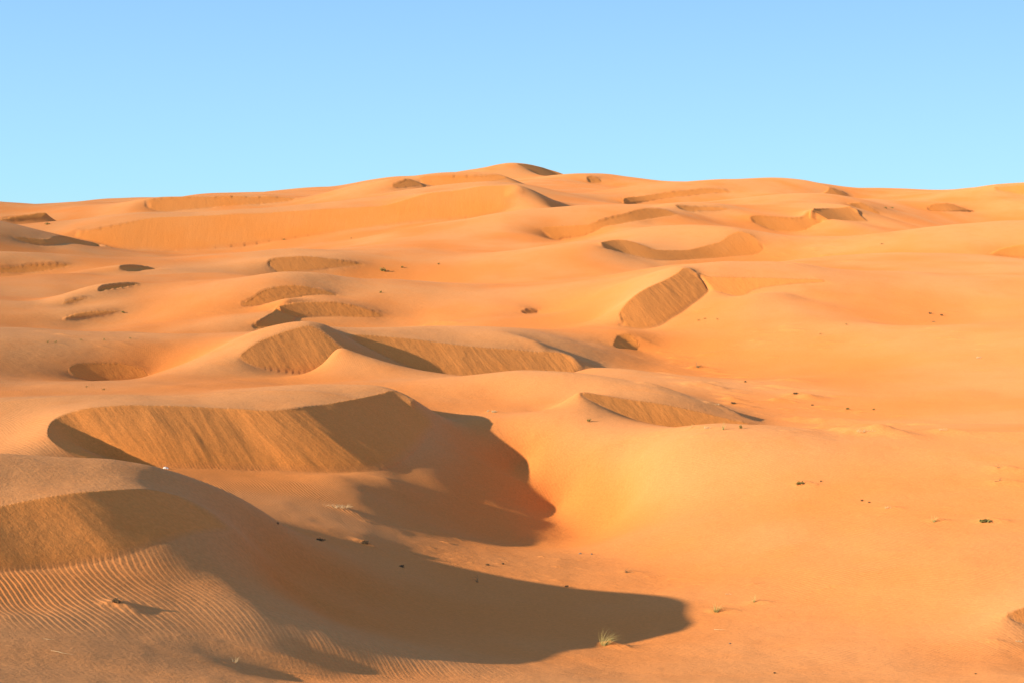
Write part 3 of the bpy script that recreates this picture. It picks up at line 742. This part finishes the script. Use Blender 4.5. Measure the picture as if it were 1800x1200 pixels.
B, D, G_, T_, A_, S_, K_ = 'desert_bush', 'dead_plant', 'grass_tuft', 'twiggy_shrub', 'dry_grass', 'stone', 'stick'
put(1062,1133,G_,46,37,'largest grass tuft, green footed with pale blades blown right, near the long shadow tip', n=42, lean=.4)
put(1259,1075,G_,30,24,'airy yellow green grass tuft on bare sand right of the long near shadow', n=40, lean=.05)
put(1325,1058,G_,12,19,'thin upright grass tuft just behind and right of the airy yellow green tuft', n=14, lean=.05)
put(1641,917,G_,14,14,'small dark spiky grass tuft on the rippled slope at the right', n=22, lean=0)
put(1731,916,B,22,6,'low olive creeping plant on a sand mound right of the small spiky tuft')
put(1405,851,B,13,8,'small olive bush with a thin shadow alone on the smooth slope right of centre')
put(1757,821,T_,24,8,'bare twigs across a sand mound near the right edge, the higher of two')
put(1755,845,T_,24,6,'bare twigs across a sand mound near the right edge, the lower of two')
put(1103,1006,T_,22,12,'brown twiggy shrub standing on the reddish flat between the two big shadows', n=10)
put(592,891,A_,50,11,'long row of dry straw coloured grass on ripples below the big slip face', c=6, n=14)
put(205,1058,D,30,9,'half buried dead plant on a sand mound among the coarse ripples at lower left')
put(413,1164,A_,18,15,'little bleached grass tuft with splayed blades on the near sand at bottom left', c=1, n=18, lean=.05)
put(1035,741,B,7,8,'tiny round green bush on the flat in front of the long smooth dune')
put(857,723,A_,7,5,'left of two pale straw clumps beside the tip of the big bowl shadow', c=1)
put(868,724,A_,10,5,'right of two pale straw clumps beside the tip of the big bowl shadow')
put(291,823,S_,11,4,'small white stone on the ripples just behind the crest of the nearest dune', solo=True)
put(488,920,D,9,5,'small black dead clump on the outline of the nearest dune ridge')
put(563,950,D,26,6,'flat dark dead plant at the upper edge of the long near shadow')
put(641,955,D,24,8,'dark dead plant with a sandy hummock, right of the flat one at the shadow edge')
put(706,996,D,16,6,'dark dead plant deep in the long near shadow, nearest its middle')
put(840,1023,T_,8,15,'thin upright twigs inside the long near shadow', n=5)
put(857,993,D,12,5,'left of two small dark plants just inside the upper edge of the long shadow')
put(884,991,D,9,4,'right of two small dark plants just inside the upper edge of the long shadow')
put(996,1031,D,12,5,'low dark dead plant inside the long near shadow towards its tip')
put(1215,751,G_,4,9,'short thin grass tuft on the brow below the smooth dune, leftmost of its row', n=8)
put(1243,752,A_,16,6,'low dry grass on the brow in front of the streaked slip face, second in its row', n=16)
put(1271,755,G_,10,18,'tallest thin grass tuft on the brow in front of the streaked slip face', n=14, lean=0)
put(1302,753,B,6,8,'small upright green bush on the brow at the right end of its grass row')
put(1522,758,A_,34,8,'wide dry grass clump on a pale mound along the brow right of centre', c=5, n=14)
put(1657,755,A_,18,5,'narrow dry grass clump on the brow towards the right edge', c=3, n=12)
put(1225,645,T_,24,8,'bare twigs on a pale mound, topmost on the hummocky flat right of centre')
put(1398,692,D,14,4,'dark dead plant on a pale mound in the middle of the hummocky flat')
put(1257,711,A_,18,4,'dry grass on a pale mound beside the end of the smooth dune', n=14)
put(1289,709,D,14,4,'dark dead plant beside the dry grass mound at the end of the smooth dune')
put(1310,671,D,6,3,'tiny dark dead plant on the hummocky flat, left of the middle mound')
put(1428,712,D,8,3,'tiny dark dead plant on the hummocky flat, right below the middle mound')
put(1490,719,B,7,4,'left of two tiny dark bushes on the flat just beyond the brow')
put(1536,720,B,5,4,'right of two tiny dark bushes on the flat just beyond the brow')
put(673,477,B,11,8,'round dark green bush on the sand in front of the crescent hollow left of centre')
put(707,471,B,5,4,'small dark bush right of the round green bush left of centre')
put(669,515,B,5,5,'small green bush on the slope below the round dark green bush')
put(771,465,B,4,3,'small dark bush on the open sand, far right of the round green bush')
for u_, v_, lb in [(84,602,'first'), (98,602,'second'), (143,599,'third'), (183,598,'fourth'), (229,596,'last')]:
    put(u_, v_, B, 5, 5, lb + ' of five small dark bushes in a row on the flat at far left', n=40)
put(216,550,B,6,4,'lone dark bush beside the small slip face at left')
put(152,680,B,4,3,'left of two specks of bush below the small shaded hollow at left', n=40)
put(182,685,B,5,4,'right of two specks of bush below the small shaded hollow at left', n=40)
put(1228,564,B,5,4,'left of three tiny bushes below the big slip face right of centre', n=40)
put(1239,561,B,5,4,'middle of three tiny bushes below the big slip face right of centre', n=40)
put(1261,562,B,4,4,'right of three tiny bushes below the big slip face right of centre', n=40)
put(1442,588,B,5,4,'left of two tiny green bushes on the wide orange plain', n=40)
put(1487,571,B,5,4,'right of two tiny green bushes on the wide orange plain', n=40)
put(1635,552,D,9,4,'left of two dark dead plants on the far side of the wide plain')
put(1655,555,D,8,4,'right of two dark dead plants on the far side of the wide plain')
put(1640,566,T_,14,4,'bare twigs below the two dark plants on the far side of the plain')
put(1720,629,A_,8,4,'pale dry grass alone on the right part of the wide plain')
put(1560,892,A_,14,5,'dry grass on a small mound on the near right slope', n=12)
put(1515,880,D,8,4,'left of two dark dead plants on the near right slope')
put(1528,883,D,6,3,'right of two dark dead plants on the near right slope')
put(1443,846,D,4,3,'speck of dead plant right of the olive bush on the smooth slope')
put(83,395,B,9,4,'far bush at left below the skyline dunes', n=40)
put(1557,367,B,6,4,'left of two far bushes behind the chain of crescent dunes at right', n=40)
put(1568,367,B,6,4,'right of two far bushes behind the chain of crescent dunes at right', n=40)
put(499,422,B,4,3,'speck of bush at the foot of the long far escarpment', n=40)
put(617,420,B,4,3,'speck of bush on the slope in front of the long far escarpment', n=40)
put(1550,430,B,5,3,'far dark bush on the sand flat below the chain of crescent dunes', n=40)
put(112,1147,K_,46,3,'long pale stick lying on the near sand at bottom left', a=.15)
put(86,1123,K_,20,3,'short pale stick lying on the near sand at bottom left', a=-.1)
put(1266,1106,K_,20,3,'pale stick lying on bare sand below the airy grass tuft', a=.5)
put(1020,973,S_,6,3,'small sandy brown stone on the reddish flat beside the big shadow', m=M_PEB)
put(1040,974,S_,4,3,'tiny brown stone just right of the small sandy brown stone on the reddish flat', m=M_PEB)
put(1283,1131,S_,4,3,'dark pebble on the bare sand near the bottom right of centre', m=M_PEB)
put(1362,1183,D,8,4,'tiny dark dead plant near the bottom edge right of centre')
put(1715,1184,D,6,3,'tiny dark dead plant near the bottom right corner')
put(1790,1127,A_,14,4,'dry grass near the right edge below the small slip face', n=12)
put(1280,1044,A_,12,3,'dry grass lying flat on the reddish ground above the thin upright tuft', n=12)

# ------------------------------------------------------------------ light, sky, camera
el, az = math.radians(SUN_EL), math.radians(SUN_A)
Ls = mathutils.Vector((-math.cos(el) * math.cos(az), -math.cos(el) * math.sin(az), math.sin(el)))   # towards the sun
sun = bpy.data.lights.new('sun', 'SUN'); sun.energy = 3.45; sun.angle = math.radians(.55); sun.color = (1., .84, .63)
so = bpy.data.objects.new('sun', sun); COL.objects.link(so)
so.rotation_euler = Ls.to_track_quat('Z', 'Y').to_euler()
wd = bpy.data.worlds.new('World'); scene.world = wd; wd.use_nodes = True
nt = wd.node_tree; nt.nodes.clear()
sk = nt.nodes.new('ShaderNodeTexSky'); sk.sky_type = 'NISHITA'; sk.sun_disc = False
sk.sun_elevation = el; sk.sun_rotation = math.atan2(Ls.x, Ls.y)
sk.air_density = 1.0; sk.dust_density = .2; sk.ozone_density = 2.0; sk.altitude = 100
tc = nt.nodes.new('ShaderNodeTexCoord'); sx = nt.nodes.new('ShaderNodeSeparateXYZ'); rp = nt.nodes.new('ShaderNodeValToRGB')
nt.links.new(tc.outputs['Generated'], sx.inputs[0]); nt.links.new(sx.outputs['Z'], rp.inputs[0])
SKYC = [(0., (.44, .83, .99)), (.03, (.40, .79, 1.)), (.09, (.36, .70, 1.)), (.165, (.30, .60, 1.)), (.5, (.25, .40, .70)), (1., (.22, .34, .58))]
rp.color_ramp.elements[0].position = 0; rp.color_ramp.elements[1].position = 1
for p_, c_ in SKYC[1:-1]: rp.color_ramp.elements.new(p_)
for e_, (p_, c_) in zip(rp.color_ramp.elements, SKYC): e_.position = p_; e_.color = (*c_, 1)
sc_ = nt.nodes.new('ShaderNodeVectorMath'); sc_.operation = 'SCALE'; nt.links.new(rp.outputs[0], sc_.inputs[0]); sc_.inputs[3].default_value = SKY_GAIN
mxs = nt.nodes.new('ShaderNodeMix'); mxs.data_type = 'RGBA'
vd = nt.nodes.new('ShaderNodeVectorMath'); vd.operation = 'DOT_PRODUCT'; nt.links.new(tc.outputs['Generated'], vd.inputs[0]); vd.inputs[1].default_value = Ls
mr_ = nt.nodes.new('ShaderNodeMapRange'); mr_.interpolation_type = 'SMOOTHSTEP'; nt.links.new(vd.outputs['Value'], mr_.inputs[0])
for k_, v_ in ((1, .25), (2, .9), (3, .95), (4, .25)): mr_.inputs[k_].default_value = v_
nt.links.new(mr_.outputs[0], mxs.inputs[0])
nt.links.new(sk.outputs[0], mxs.inputs[6]); nt.links.new(sc_.outputs[0], mxs.inputs[7])
bg = nt.nodes.new('ShaderNodeBackground'); bg.inputs[1].default_value = .12
ow = nt.nodes.new('ShaderNodeOutputWorld')
nt.links.new(mxs.outputs[2], bg.inputs[0]); nt.links.new(bg.outputs[0], ow.inputs[0])

cam = bpy.data.cameras.new('camera'); cam.sensor_width = 36.; cam.lens = 36. * F / 1800.; cam.clip_start = .1; cam.clip_end = 20000
co = bpy.data.objects.new('camera', cam); COL.objects.link(co)
co.rotation_euler = (PI / 2 - PITCH, 0, 0); co.location = (0, 0, 0)
scene.camera = co
scene.view_settings.view_transform = 'Standard'; scene.view_settings.look = 'None'; scene.view_settings.gamma = 1
scene.view_settings.exposure = EXPO
print('done', round(time.time() - T0, 1))
